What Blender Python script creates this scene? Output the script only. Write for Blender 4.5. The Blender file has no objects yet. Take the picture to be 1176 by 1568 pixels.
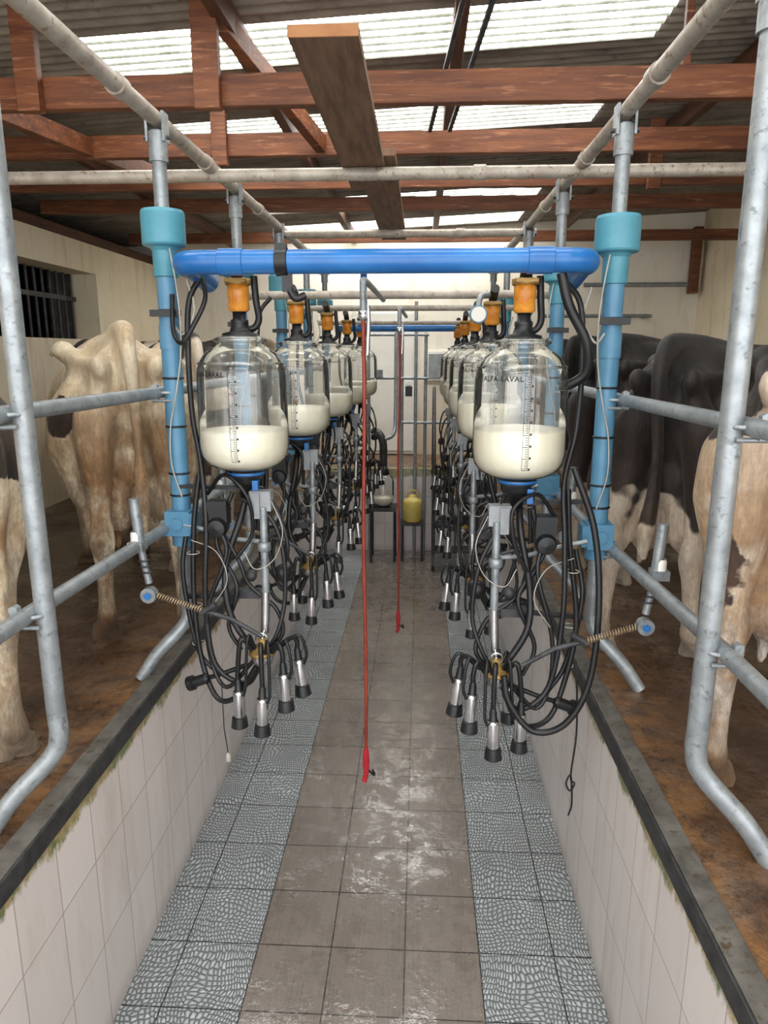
import bpy, math, random
import numpy as np
from mathutils import Vector, Matrix
random.seed(4)
scene = bpy.context.scene
COL = scene.collection

# ------------------------------------------------------------------ materials
def C(h):
    h = h.lstrip('#')
    o = []
    for i in (0, 2, 4):
        c = int(h[i:i+2], 16)/255.0
        o.append(c/12.92 if c <= 0.04045 else ((c+0.055)/1.055)**2.4)
    return (o[0], o[1], o[2], 1.0)

def new_mat(name):
    m = bpy.data.materials.new(name)
    m.use_nodes = True
    nt = m.node_tree
    b = nt.nodes['Principled BSDF']
    return m, nt, b

def nd(nt, typ, ins=None, **attrs):
    n = nt.nodes.new(typ)
    for k, v in attrs.items():
        setattr(n, k, v)
    if ins:
        for k, v in ins.items():
            s = n.inputs[k]
            if isinstance(v, bpy.types.NodeSocket):
                nt.links.new(v, s)
            else:
                s.default_value = v
    return n

def objco(nt):
    return nd(nt, 'ShaderNodeTexCoord').outputs['Object']

def ramp(nt, fac, stops, interp='LINEAR'):
    r = nd(nt, 'ShaderNodeValToRGB', {'Fac': fac})
    r.color_ramp.interpolation = interp
    e = r.color_ramp.elements
    while len(e) < len(stops):
        e.new(0.5)
    for i, (p, c) in enumerate(stops):
        e[i].position = p
        e[i].color = c if len(c) == 4 else (*c, 1)
    return r.outputs['Color']

def g(v):
    return (v, v, v, 1)

def mixc(nt, fac, a, b, mode='MIX'):
    n = nt.nodes.new('ShaderNodeMix')
    n.data_type = 'RGBA'
    n.blend_type = mode
    for s, v in ((n.inputs[0], fac), (n.inputs[6], a), (n.inputs[7], b)):
        if isinstance(v, bpy.types.NodeSocket):
            nt.links.new(v, s)
        else:
            s.default_value = v
    return n.outputs[2]

def mth(nt, op, a, b=None, c=None):
    d = {0: a}
    if b is not None: d[1] = b
    if c is not None: d[2] = c
    return nd(nt, 'ShaderNodeMath', d, operation=op).outputs[0]

def noise(nt, vec, scale, detail=4, rough=0.55, dist=0.0):
    return nd(nt, 'ShaderNodeTexNoise', {'Vector': vec, 'Scale': scale, 'Detail': detail, 'Roughness': rough, 'Distortion': dist}).outputs['Fac']

def mapping(nt, vec, scale=(1, 1, 1), loc=(0, 0, 0)):
    return nd(nt, 'ShaderNodeMapping', {'Vector': vec, 'Scale': scale, 'Location': loc}).outputs['Vector']

def bump(nt, b, h, strength=0.3, dist=0.01):
    n = nd(nt, 'ShaderNodeBump', {'Height': h, 'Strength': strength, 'Distance': dist})
    nt.links.new(n.outputs['Normal'], b.inputs['Normal'])
    return n.outputs['Normal']

def noisy(name, c1, c2, scale=8, rough=0.5, metal=0.0, bmp=0.15, c3=None, stretch=(1, 1, 1), r2=None, lo=0.35, hi=0.65):
    m, nt, b = new_mat(name)
    v = mapping(nt, objco(nt), stretch)
    n = noise(nt, v, scale, 5, 0.6)
    col = ramp(nt, n, [(lo, C(c1)), (hi, C(c2))])
    if c3:
        n2 = noise(nt, v, scale*2.7, 4, 0.65)
        col = mixc(nt, ramp(nt, n2, [(0.56, g(0)), (0.68, g(1))]), col, C(c3))
    nt.links.new(col, b.inputs['Base Color'])
    b.inputs['Metallic'].default_value = metal
    b.inputs['Roughness'].default_value = rough
    if bmp:
        bump(nt, b, noise(nt, v, scale*5, 4), bmp, 0.004)
    return m

M = {}
M['galv'] = noisy('galvanised_steel', '#868c8f', '#a2a8ab', 18, 0.40, 0.45, 0.06, c3='#757b7d')
M['pipe_old'] = noisy('painted_old_pipe', '#9c9286', '#b8b0a4', 14, 0.5, 0.2, 0.12, c3='#7d654e')
M['timber'] = noisy('red_stained_timber', '#542a14', '#7a4623', 5, 0.6, 0, 0.3, c3='#926040', stretch=(0.5, 2.5, 6))
M['timber_y'] = noisy('dark_timber', '#442818', '#643e28', 5, 0.65, 0, 0.3, stretch=(6, 0.5, 6))
M['plank'] = noisy('weathered_plank', '#694c38', '#886a54', 5, 0.75, 0, 0.4, stretch=(8, 0.8, 4))
M['plank_end'] = noisy('sawn_end_wood', '#8c5c38', '#a4744c', 10, 0.8, 0, 0.2)
M['blue'] = noisy('blue_pvc', '#2161a4', '#2e77bb', 5, 0.3, 0, 0.03)
M['blue_pale'] = noisy('faded_blue_pvc', '#4c80a0', '#6094b2', 5, 0.38, 0, 0.03)
M['teal'] = noisy('teal_pvc_cap', '#438799', '#5899ab', 6, 0.42, 0, 0.03)
M['black'] = noisy('black_rubber', '#0e0f11', '#1b1c1f', 12, 0.42, 0, 0.05)
M['red'] = noisy('red_hose', '#7c271c', '#963826', 12, 0.45, 0, 0.03)
M['redplastic'] = noisy('red_nozzle', '#a81c28', '#c02c3a', 12, 0.4, 0, 0.03)
M['steel'] = noisy('stainless_steel', '#b6b8ba', '#d8d9da', 10, 0.22, 0.95, 0.02)
M['wire'] = noisy('pale_cable', '#a09d94', '#bab8b0', 10, 0.5)
M['brass'] = noisy('aged_brass', '#8a6c3a', '#b39458', 20, 0.4, 0.5, 0.05)
M['grey_box'] = noisy('grey_plastic', '#7f8286', '#989c9f', 15, 0.5)
M['yellow'] = noisy('yellow_plastic', '#d2b95a', '#e0ca74', 8, 0.45)
M['spring'] = noisy('spring_steel', '#8b7558', '#b8a48a', 30, 0.4, 0.5)
M['darkmetal'] = noisy('dark_steel', '#303032', '#4c4c4e', 20, 0.5, 0.4)
M['white'] = noisy('white_paint', '#eae6dc', '#f4f1ea', 4, 0.5)
M['ink'] = noisy('black_ink', '#1a1c1c', '#242626', 10, 0.5, 0, 0)

m, nt, b = new_mat('orange_translucent_plastic')
v = objco(nt)
nt.links.new(ramp(nt, noise(nt, v, 20), [(0.35, C('#bf701a')), (0.65, C('#e09a3c'))]), b.inputs['Base Color'])
b.inputs['Roughness'].default_value = 0.25
b.inputs['Subsurface Weight'].default_value = 0.2
b.inputs['Subsurface Radius'].default_value = (0.02, 0.01, 0.003)
M['orange'] = m

m, nt, b = new_mat('milk')
nt.links.new(ramp(nt, noise(nt, objco(nt), 6), [(0.3, C('#f1ebd3')), (0.7, C('#f6f2e2'))]), b.inputs['Base Color'])
b.inputs['Roughness'].default_value = 0.4
M['milk'] = m

m, nt, b = new_mat('clear_glass')
out = nt.nodes['Material Output']
v = objco(nt)
tr = nd(nt, 'ShaderNodeBsdfTransparent', {'Color': (0.985, 0.99, 0.985, 1)})
gl = nd(nt, 'ShaderNodeBsdfGlossy', {'Color': (1, 1, 1, 1), 'Roughness': 0.02})
df = nd(nt, 'ShaderNodeBsdfDiffuse', {'Color': C('#f0f0e8')})
fr = nd(nt, 'ShaderNodeLayerWeight', {'Blend': 0.16}).outputs['Fresnel']
fr2 = mth(nt, 'ADD', fr, 0.04)
film = ramp(nt, noise(nt, mapping(nt, v, (8, 8, 1)), 3, 4), [(0.45, g(0.03)), (0.7, g(0.13))])
m1 = nd(nt, 'ShaderNodeMixShader', {0: film, 1: tr.outputs[0], 2: df.outputs[0]})
m2 = nd(nt, 'ShaderNodeMixShader', {0: fr2, 1: m1.outputs[0], 2: gl.outputs[0]})
nt.links.new(m2.outputs[0], out.inputs['Surface'])
M['glass'] = m

def tile_mat(name, kind):
    m, nt, b = new_mat(name)
    v = objco(nt)
    s = nd(nt, 'ShaderNodeSeparateXYZ', {0: v})
    T = 0.2667
    if kind == 'brown':
        vec = mapping(nt, v, (1, 1, 1), (0.4, 0, 0))
    elif kind == 'scale':
        ax = mth(nt, 'ADD', mth(nt, 'ABSOLUTE', s.outputs['X']), -0.4)
        vec = nd(nt, 'ShaderNodeCombineXYZ', {0: ax, 1: s.outputs['Y'], 2: 0.0}).outputs[0]
    else:
        src = 'Y' if kind == 'wall' else 'X'
        vec = nd(nt, 'ShaderNodeCombineXYZ', {0: s.outputs[src], 1: s.outputs['Z'], 2: 0.0}).outputs[0]
    br = nt.nodes.new('ShaderNodeTexBrick')
    br.offset = 0.0
    nt.links.new(vec, br.inputs['Vector'])
    br.inputs['Scale'].default_value = 1
    br.inputs['Mortar Smooth'].default_value = 0.1
    br.inputs['Bias'].default_value = 0
    if kind in ('brown', 'scale'):
        br.inputs['Brick Width'].default_value = T
        br.inputs['Row Height'].default_value = T
        br.inputs['Mortar Size'].default_value = 0.0026
    else:
        br.inputs['Brick Width'].default_value = 0.2
        br.inputs['Row Height'].default_value = 0.3
        br.inputs['Mortar Size'].default_value = 0.002
    if kind == 'brown':
        br.inputs['Color1'].default_value = C('#7b7169')
        br.inputs['Color2'].default_value = C('#71675f')
        br.inputs['Mortar'].default_value = C('#736961')
        st = noise(nt, mapping(nt, v, (60, 3, 1)), 2.0, 4)
        col = mixc(nt, 0.6, br.outputs['Color'], ramp(nt, st, [(0.3, g(0.32)), (0.7, g(0.62))]), 'OVERLAY')
        wet = noise(nt, v, 3.5, 4, 0.6)
        col = mixc(nt, ramp(nt, wet, [(0.42, g(0.22)), (0.62, g(0))]), col, C('#92887f'))
        col = mixc(nt, ramp(nt, noise(nt, v, 18, 5, 0.75), [(0.58, g(0)), (0.7, g(0.5))]), col, C('#4e443b'))
        col = mixc(nt, br.outputs['Fac'], col, C('#352f2b'))
        nt.links.new(col, b.inputs['Base Color'])
        wm = ramp(nt, noise(nt, v, 8, 5, 0.7), [(0.42, g(0.85)), (0.54, g(0.08))])
        nt.links.new(ramp(nt, wm, [(0, g(0.38)), (1, g(0.14))]), b.inputs['Roughness'])
        nt.links.new(wm, b.inputs['Coat Weight'])
        b.inputs['Coat Roughness'].default_value = 0.04
        b.inputs['Coat IOR'].default_value = 1.6
        b.inputs['Specular IOR Level'].default_value = 0.55
        h = mth(nt, 'MULTIPLY', br.outputs['Fac'], -1.0)
        h = mth(nt, 'ADD', h, mth(nt, 'MULTIPLY', noise(nt, v, 30, 4, 0.65), 0.7))
        bump(nt, b, h, 0.45, 0.005)
        n2 = nd(nt, 'ShaderNodeBump', {'Height': noise(nt, v, 30, 3), 'Strength': 0.35, 'Distance': 0.004})
        nt.links.new(n2.outputs['Normal'], b.inputs['Coat Normal'])
    elif kind == 'scale':
        wob = noise(nt, vec, 6, 2)
        vw = nd(nt, 'ShaderNodeTexNoise', {'Vector': vec, 'Scale': 4.0, 'Detail': 1.0}).outputs['Color']
        vadd = nd(nt, 'ShaderNodeVectorMath', {0: vec, 1: mapping(nt, vw, (0.16, 0.16, 0))}, operation='ADD').outputs[0]
        vo = nd(nt, 'ShaderNodeTexVoronoi', {'Vector': mapping(nt, vadd, (1.35, 0.8, 1)), 'Scale': 56.0, 'Randomness': 0.5}, feature='DISTANCE_TO_EDGE', voronoi_dimensions='2D').outputs['Distance']
        cell = ramp(nt, vo, [(0.03, C('#5c6366')), (0.13, C('#9ca2a4')), (0.42, C('#c6cacb'))])
        col = mixc(nt, ramp(nt, wob, [(0.35, g(0.0)), (0.7, g(0.35))]), cell, C('#7f8688'))
        col = mixc(nt, br.outputs['Fac'], col, C('#3e4244'))
        nt.links.new(col, b.inputs['Base Color'])
        b.inputs['Roughness'].default_value = 0.2
        b.inputs['Specular IOR Level'].default_value = 0.7
        h = ramp(nt, vo, [(0.0, g(0)), (0.3, g(1))])
        bump(nt, b, h, 0.7, 0.006)
    else:
        br.inputs['Color1'].default_value = C('#e0d8d4')
        br.inputs['Color2'].default_value = C('#d9d1cd')
        br.inputs['Mortar'].default_value = C('#ab9c92')
        zz = nd(nt, 'ShaderNodeMapRange', {0: s.outputs['Z'], 1: 0.76, 2: 0.84, 3: 0.0, 4: 1.0}).outputs[0]
        nn = noise(nt, mapping(nt, v, (1, 1, 0.7)), 5, 6, 0.75)
        f = mth(nt, 'MULTIPLY_ADD', zz, 0.40, nn)
        f = ramp(nt, f, [(0.71, g(0)), (0.82, g(0.9))])
        col = mixc(nt, f, br.outputs['Color'], ramp(nt, noise(nt, v, 15, 3), [(0.42, C('#5c6b24')), (0.58, C('#a08c55'))]))
        grime = noise(nt, mapping(nt, v, (1, 2.5, 0.5)), 3, 5, 0.7)
        col = mixc(nt, ramp(nt, grime, [(0.5, g(0)), (0.72, g(0.35))]), col, C('#b09a86'))
        zb = nd(nt, 'ShaderNodeMapRange', {0: s.outputs['Z'], 1: 0.08, 2: 0.0, 3: 0.0, 4: 0.7}).outputs[0]
        col = mixc(nt, mth(nt, 'MULTIPLY', zb, nn), col, C('#7d6a58'))
        nt.links.new(col, b.inputs['Base Color'])
        b.inputs['Roughness'].default_value = 0.22
        bump(nt, b, mth(nt, 'MULTIPLY', br.outputs['Fac'], -1.0), 0.4, 0.003)
    return m
M['t_brown'] = tile_mat('brown_wet_floor_tile', 'brown')
M['t_scale'] = tile_mat('grey_fish_scale_tile', 'scale')
M['t_wall'] = tile_mat('white_wall_tile', 'wall')
M['t_wallx'] = tile_mat('white_wall_tile_end', 'wallx')

m, nt, b = new_mat('wet_dirty_concrete')
v = objco(nt)
n1 = noise(nt, v, 2.2, 6, 0.65)
n2 = noise(nt, v, 14, 5, 0.7)
col = ramp(nt, n1, [(0.32, C('#3c2e26')), (0.5, C('#5c483a')), (0.68, C('#82705f'))])
col = mixc(nt, ramp(nt, n2, [(0.48, g(0)), (0.60, g(0.75))]), col, C('#473020'))
col = mixc(nt, ramp(nt, noise(nt, v, 40, 5, 0.8), [(0.52, g(0)), (0.64, g(0.8))]), col, C('#261c15'))
ax = mth(nt, 'ABSOLUTE', nd(nt, 'ShaderNodeSeparateXYZ', {0: v}).outputs['X'])
near = nd(nt, 'ShaderNodeMapRange', {0: ax, 1: 1.15, 2: 0.88, 3: 0.0, 4: 1.0}).outputs[0]
nf_ = mth(nt, 'MULTIPLY', near, ramp(nt, noise(nt, v, 9, 5, 0.7), [(0.42, g(0)), (0.6, g(0.75))]))
col = mixc(nt, nf_, col, C('#8a6440'))
nt.links.new(col, b.inputs['Base Color'])
nt.links.new(ramp(nt, noise(nt, v, 3, 4), [(0.42, g(0.10)), (0.6, g(0.5))]), b.inputs['Roughness'])
bump(nt, b, n2, 0.7, 0.014)
M['platform'] = m

M['curb'] = noisy('curb_concrete', '#4c4945', '#716e67', 12, 0.6, 0.1, 0.3, c3='#4c4030')

def wall_mat(name, ca, cb, stain):
    m, nt, b = new_mat(name)
    v = objco(nt)
    col = ramp(nt, noise(nt, v, 1.3, 5, 0.6), [(0.35, C(ca)), (0.65, C(cb))])
    st = noise(nt, mapping(nt, v, (2, 2, 0.35)), 3.0, 5, 0.7)
    col = mixc(nt, ramp(nt, st, [(0.52, g(0)), (0.72, g(0.6))]), col, C(stain))
    col = mixc(nt, ramp(nt, noise(nt, v, 8, 6, 0.75), [(0.6, g(0)), (0.75, g(0.4))]), col, C('#8f7a60'))
    z = nd(nt, 'ShaderNodeSeparateXYZ', {0: v}).outputs['Z']
    lowf = nd(nt, 'ShaderNodeMapRange', {0: z, 1: 2.0, 2: 1.0, 3: 0.0, 4: 0.5}).outputs[0]
    col = mixc(nt, lowf, col, C('#a88a60'))
    nt.links.new(col, b.inputs['Base Color'])
    b.inputs['Roughness'].default_value = 0.7
    bump(nt, b, noise(nt, v, 12, 5), 0.25, 0.01)
    return m
M['wall'] = wall_mat('cream_plaster', '#e4d6b8', '#eee3ca', '#bfa67e')
M['wall_far_brightened'] = wall_mat('cream_plaster_far_brightened', '#f2e9d8', '#f7f1e4', '#d8c6a6')  # same plaster in paler colours, brightness painted in for the far end
M['dark_backing'] = noisy('shade_dark_backing', '#2b2726', '#3b3534', 3, 0.8)  # dark colour painted in as the shade behind the window opening

m, nt, b = new_mat('weathered_roof_sheet')
v = objco(nt)
col = ramp(nt, noise(nt, mapping(nt, v, (1, 3, 1)), 1.8, 6, 0.7), [(0.3, C('#5e564e')), (0.5, C('#857c72')), (0.7, C('#a39a8e'))])
col = mixc(nt, ramp(nt, noise(nt, v, 9, 5, 0.75), [(0.57, g(0)), (0.70, g(0.75))]), col, C('#34302d'))
nt.links.new(col, b.inputs['Base Color'])
b.inputs['Roughness'].default_value = 0.7
M['roof'] = m
m, nt, b = new_mat('translucent_roof_sheet')
v = objco(nt)
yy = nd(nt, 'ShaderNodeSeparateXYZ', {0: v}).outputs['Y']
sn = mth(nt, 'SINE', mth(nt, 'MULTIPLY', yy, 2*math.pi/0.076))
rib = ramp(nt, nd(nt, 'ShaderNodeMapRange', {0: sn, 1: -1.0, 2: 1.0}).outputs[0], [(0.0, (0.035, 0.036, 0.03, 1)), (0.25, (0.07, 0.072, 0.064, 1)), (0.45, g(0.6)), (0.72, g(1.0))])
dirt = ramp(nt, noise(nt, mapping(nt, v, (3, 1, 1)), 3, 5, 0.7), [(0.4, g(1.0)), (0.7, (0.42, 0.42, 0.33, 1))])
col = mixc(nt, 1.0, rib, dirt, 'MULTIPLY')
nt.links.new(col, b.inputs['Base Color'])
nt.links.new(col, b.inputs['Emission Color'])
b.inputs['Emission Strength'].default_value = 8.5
M['sky'] = m

# ------------------------------------------------------------------ mesh builder
def smooth_pts(pts, n=6):
    P = [Vector(p) for p in pts]
    if len(P) < 3:
        return P
    out = []
    Q = [P[0]*2-P[1]] + P + [P[-1]*2-P[-2]]
    for i in range(1, len(Q)-2):
        p0, p1, p2, p3 = Q[i-1], Q[i], Q[i+1], Q[i+2]
        for k in range(n):
            t = k/n
            out.append(0.5*((2*p1)+(-p0+p2)*t+(2*p0-5*p1+4*p2-p3)*t*t+(-p0+3*p1-3*p2+p3)*t**3))
    out.append(P[-1])
    return out

class MB:
    def __init__(self):
        self.v = []; self.f = []; self.m = []; self.s = []; self.mats = []
    def mi(self, mat):
        mat = M[mat] if isinstance(mat, str) else mat
        if mat not in self.mats:
            self.mats.append(mat)
        return self.mats.index(mat)
    def add(self, vs, fs, mat, smooth=True):
        o = len(self.v); k = self.mi(mat)
        self.v += [tuple(p) for p in vs]
        for f in fs:
            self.f.append(tuple(i+o for i in f)); self.m.append(k); self.s.append(smooth)
    def tube(self, pts, r, mat, seg=10, sm=0, caps=True, closed=False):
        P = smooth_pts(pts, sm) if sm else [Vector(p) for p in pts]
        n = len(P)
        if isinstance(r, (list, tuple)):
            if len(r) != n:
                r0 = list(r); R = []
                for i in range(n):
                    t = i/(n-1)*(len(r0)-1); a = min(int(t), len(r0)-2); R.append(r0[a]+(r0[a+1]-r0[a])*(t-a))
            else:
                R = list(r)
        else:
            R = [r]*n
        T = []
        for i in range(n):
            if closed:
                t = P[(i+1) % n]-P[i-1]
            else:
                t = P[min(i+1, n-1)]-P[max(i-1, 0)]
            T.append(t.normalized())
        ref = Vector((0, 0, 1)) if abs(T[0].z) < 0.9 else Vector((1, 0, 0))
        u = (ref-T[0]*ref.dot(T[0])).normalized()
        vs = []
        for i in range(n):
            u = (u-T[i]*u.dot(T[i])).normalized()
            w = T[i].cross(u)
            for j in range(seg):
                a = 2*math.pi*j/seg
                vs.append(P[i]+(u*math.cos(a)+w*math.sin(a))*R[i])
        fs = []
        for i in range(n if closed else n-1):
            i2 = (i+1) % n
            for j in range(seg):
                j2 = (j+1) % seg
                fs.append((i*seg+j, i*seg+j2, i2*seg+j2, i2*seg+j))
        self.add(vs, fs, mat, True)
        if caps and not closed:
            self.add(vs[:seg], [tuple(reversed(range(seg)))], mat, False)
            self.add(vs[-seg:], [tuple(range(seg))], mat, False)
    def box(self, c, s, mat, rot=None):
        c = Vector(c); vs = []
        for x in (-.5, .5):
            for y in (-.5, .5):
                for z in (-.5, .5):
                    p = Vector((x*s[0], y*s[1], z*s[2]))
                    if rot is not None:
                        p = rot @ p
                    vs.append(c+p)
        fs = [(0, 1, 3, 2), (4, 6, 7, 5), (0, 4, 5, 1), (2, 3, 7, 6), (0, 2, 6, 4), (1, 5, 7, 3)]
        self.add(vs, fs, mat, False)
    def bar(self, a, b_, w, h, mat):
        a = Vector(a); b_ = Vector(b_); d = b_-a
        y = d.normalized()
        up = Vector((0, 0, 1)) if abs(y.z) < 0.95 else Vector((0, 1, 0))
        x = y.cross(up).normalized(); z = x.cross(y)
        rot = Matrix((x, y, z)).transposed()
        self.box((a+b_)/2, (w, d.length, h), mat, rot)
    def lathe(self, prof, c, mat, seg=24, axis=(0, 0, 1), sharp=False):
        c = Vector(c)
        q = Vector((0, 0, 1)).rotation_difference(Vector(axis).normalized())
        def ringv(r, z):
            return [c + q @ Vector((max(r, 1e-4)*math.cos(2*math.pi*j/seg), max(r, 1e-4)*math.sin(2*math.pi*j/seg), z)) for j in range(seg)]
        if sharp:
            for i in range(len(prof)-1):
                vs = ringv(*prof[i])+ringv(*prof[i+1])
                self.add(vs, [(j, (j+1) % seg, seg+(j+1) % seg, seg+j) for j in range(seg)], mat, True)
            return
        vs = []
        for r, z in prof:
            vs += ringv(r, z)
        fs = []
        for i in range(len(prof)-1):
            for j in range(seg):
                j2 = (j+1) % seg
                fs.append((i*seg+j, i*seg+j2, (i+1)*seg+j2, (i+1)*seg+j))
        self.add(vs, fs, mat, True)
    def cyl(self, a, b_, r, mat, seg=16):
        self.tube([a, b_], r, mat, seg)
    def ell(self, c, r, mat, seg=18, rings=12, rot=None):
        c = Vector(c); vs = []
        for i in range(rings+1):
            t = math.pi*i/rings
            for j in range(seg):
                a = 2*math.pi*j/seg
                p = Vector((r[0]*max(math.sin(t), 1e-3)*math.cos(a), r[1]*max(math.sin(t), 1e-3)*math.sin(a), -r[2]*math.cos(t)))
                if rot is not None:
                    p = rot @ p
                vs.append(c+p)
        fs = []
        for i in range(rings):
            for j in range(seg):
                j2 = (j+1) % seg
                fs.append((i*seg+j, i*seg+j2, (i+1)*seg+j2, (i+1)*seg+j))
        fs.append(tuple(reversed(range(seg))))
        fs.append(tuple(rings*seg+j for j in range(seg)))
        self.add(vs, fs, mat, True)
    def ring(self, c, R, r, mat, axis=(0, 0, 1), seg=20):
        q = Vector((0, 0, 1)).rotation_difference(Vector(axis).normalized())
        pts = [Vector(c)+q @ Vector((R*math.cos(2*math.pi*i/seg), R*math.sin(2*math.pi*i/seg), 0)) for i in range(seg)]
        self.tube(pts, r, mat, 8, closed=True)
    def mesh(self, name):
        me = bpy.data.meshes.new(name)
        me.from_pydata(self.v, [], self.f)
        for mt in self.mats:
            me.materials.append(mt)
        me.polygons.foreach_set('material_index', self.m)
        me.polygons.foreach_set('use_smooth', self.s)
        me.update()
        return me
    def build(self, name, bevel=0, parent=None):
        o = bpy.data.objects.new(name, self.mesh(name))
        COL.objects.link(o)
        if bevel:
            md = o.modifiers.new('bevel', 'BEVEL'); md.width = bevel; md.segments = 2; md.limit_method = 'ANGLE'
        if parent:
            o.parent = parent
        return o

def inst(me, name, loc, rz=0, sx=1):
    o = bpy.data.objects.new(name, me)
    o.location = loc; o.rotation_euler = (0, 0, rz); o.scale = (sx, 1, 1)
    COL.objects.link(o)
    return o
def empty(name):
    o = bpy.data.objects.new(name, None); COL.objects.link(o); return o

# ------------------------------------------------------------------ room constants
XL, XR, YB, YF, ZP = -2.8, 3.3, 8.5, -3.0, 0.9
YO = -0.9
PW, YPE = 0.8, 7.4
def roofz(x): return 3.47+0.05*x

mb = MB()
mb.add([(-.4, YF, 0), (.4, YF, 0), (.4, YPE, 0), (-.4, YPE, 0)], [(0, 1, 2, 3)], 't_brown', False)
mb.add([(-.8, YF, 0), (-.4, YF, 0), (-.4, YPE, 0), (-.8, YPE, 0)], [(0, 1, 2, 3)], 't_scale', False)
mb.add([(.4, YF, 0), (.8, YF, 0), (.8, YPE, 0), (.4, YPE, 0)], [(0, 1, 2, 3)], 't_scale', False)
mb.build('floor')
for side, nm in ((-1, 'left'), (1, 'right')):
    mb = MB()
    mb.box((side*(PW+0.035), (YF+YPE)/2, 0.42), (0.07, YPE-YF, 0.84), 't_wall')
    mb.build('wall_pit_'+nm)
mb = MB()
mb.box((0, YPE+0.05, 0.45), (2*PW, 0.1, 0.9), 't_wallx')
mb.build('wall_pit_end')
for side, nm in ((-1, 'left'), (1, 'right')):
    mb = MB()
    mb.box((side*(PW+0.028), (YF+YPE)/2, 0.875), (0.06, YPE-YF, 0.07), 'curb')
    mb.box((side*(PW-0.008), (YF+YPE)/2, 0.882), (0.008, YPE-YF, 0.06), 'darkmetal')
    mb.build('trim_curb_'+nm, bevel=0.005)
PX = PW+0.06
mb = MB(); mb.box(((XL-1.5-PX)/2, (YF+YB)/2, ZP-0.1), (-(XL-1.5)-PX, YB-YF, 0.2), 'platform'); mb.build('floor_platform_left')
mb = MB(); mb.box(((XR+PX)/2, (YF+YB)/2, ZP-0.1), (XR-PX, YB-YF, 0.2), 'platform'); mb.build('floor_platform_right')
mb = MB(); mb.box((0, (YPE+0.1+YB)/2, ZP-0.1), (2*PX, YB-YPE-0.1, 0.2), 'platform'); mb.build('floor_platform_end')

mb = MB()
wy0, wy1, wz0, wz1 = 4.75, 6.6, 2.22, 2.80
xc, th = XL-0.13, 0.26
def lw(y0, y1, z0, z1): mb.box((xc, (y0+y1)/2, (z0+z1)/2), (th, y1-y0, z1-z0), 'wall')
lw(YO, YB, ZP, wz0); lw(YO, YB, wz1, 3.05); lw(YO, wy0, wz0, wz1); lw(wy1, YB, wz0, wz1)
mb.build('wall_left')
mb = MB()
mb.box((XR+0.1, (YO+YB)/2, 2.3), (0.2, YB-YO, 2.8), 'wall'); mb.build('wall_right')
mb = MB()
mb.box((-0.4, YB+0.1, 2.3), (7.9, 0.2, 2.8), 'wall_far_brightened'); mb.build('wall_back')
mb = MB()
mb.box((-4.3, (YO+YB)/2, 2.0), (0.1, YB-YO, 2.5), 'dark_backing')  # added backing that hides the bright sky behind the window
mb.box((-3.68, YO+0.05, 2.0), (1.2, 0.1, 2.5), 'dark_backing')  # added end panel, blocks daylight from the space behind the window
mb.build('wall_added_backing_left')
mb = MB()
for i in range(15):
    y = wy0+0.06+i*(wy1-wy0-0.12)/14
    mb.cyl((XL-0.22, y, wz0), (XL-0.22, y, wz1), 0.012, 'darkmetal', 8)
mb.box((XL-0.22, (wy0+wy1)/2, 2.58), (0.03, wy1-wy0, 0.04), 'darkmetal')
mb.build('window_1')
mb = MB()
mb.box((XL-0.1, (YO+YB)/2, 3.10), (0.14, YB-YO, 0.09), 'timber_y')  # added dark strip that keeps sky light out of the wall-top gap
mb.build('trim_gap_blocker', bevel=0.005)

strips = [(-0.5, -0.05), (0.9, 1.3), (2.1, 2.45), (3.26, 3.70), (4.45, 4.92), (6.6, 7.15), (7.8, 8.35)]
mb = MB()
xs = [-4.5, -1.38, 1.22, 3.6]
step = 0.076/6
ny = int((YB+0.2-YO)/step)
vs = []
for i in range(ny+1):
    y = YO+i*step
    w = 0.011*math.sin(2*math.pi*y/0.076)
    for x in xs:
        vs.append((x, y, roofz(x)+w))
fr_, fs_ = [], []
for i in range(ny):
    y = YO+(i+0.5)*step
    for j in range(3):
        q = (i*4+j, (i+1)*4+j, (i+1)*4+j+1, i*4+j+1)
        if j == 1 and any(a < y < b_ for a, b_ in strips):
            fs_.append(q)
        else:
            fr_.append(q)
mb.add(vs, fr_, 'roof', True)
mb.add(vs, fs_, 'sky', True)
mb.build('ceiling')

mb = MB()
def xbeam(y, zb, h, t, x0=-2.78, x1=3.28, mat='timber'):
    mb.box(((x0+x1)/2, y, zb+h/2), (x1-x0, t, h), mat)
xbeam(3.0, 3.04, 0.115, 0.05)
mb.build('roof_tie_beam', bevel=0.004)
for (y, zb, h) in ((3.95, 3.10, 0.11), (4.85, 3.13, 0.10), (5.7, 3.15, 0.1), (7.4, 3.17, 0.1)):
    mb = MB(); xbeam(y, zb, h, 0.05); mb.build('roof_tie_beam', bevel=0.004)
for x in (-1.95, -0.6, 0.31, 1.75):
    mb = MB()
    mb.box((x, (YO+YB)/2, roofz(x)-0.067), (0.055, YB-YO, 0.10), 'timber_y')
    mb.build('roof_rafter', bevel=0.004)
mb = MB()
for x, w in ((-1.36, 0.09), (-0.66, 0.10)):
    mb.box((x, 2.95, 3.21), (w, 0.045, 0.38), 'timber')
mb.box((1.16, 3.04, 3.33), (0.03, 0.03, 0.36), 'timber')
mb.box((-0.88, 3.91, 3.2), (0.08, 0.04, 0.3), 'timber')
mb.box((1.6, 4.8, 3.3), (0.08, 0.04, 0.4), 'timber')
mb.box((3.2, 8.4, 3.1), (0.09, 0.1, 0.7), 'timber')
mb.build('roof_king_posts', bevel=0.004)
mb = MB()
mb.bar((-1.75, 3.0, 3.14), (-1.45, 4.6, 3.16), 0.05, 0.09, 'timber')
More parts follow.
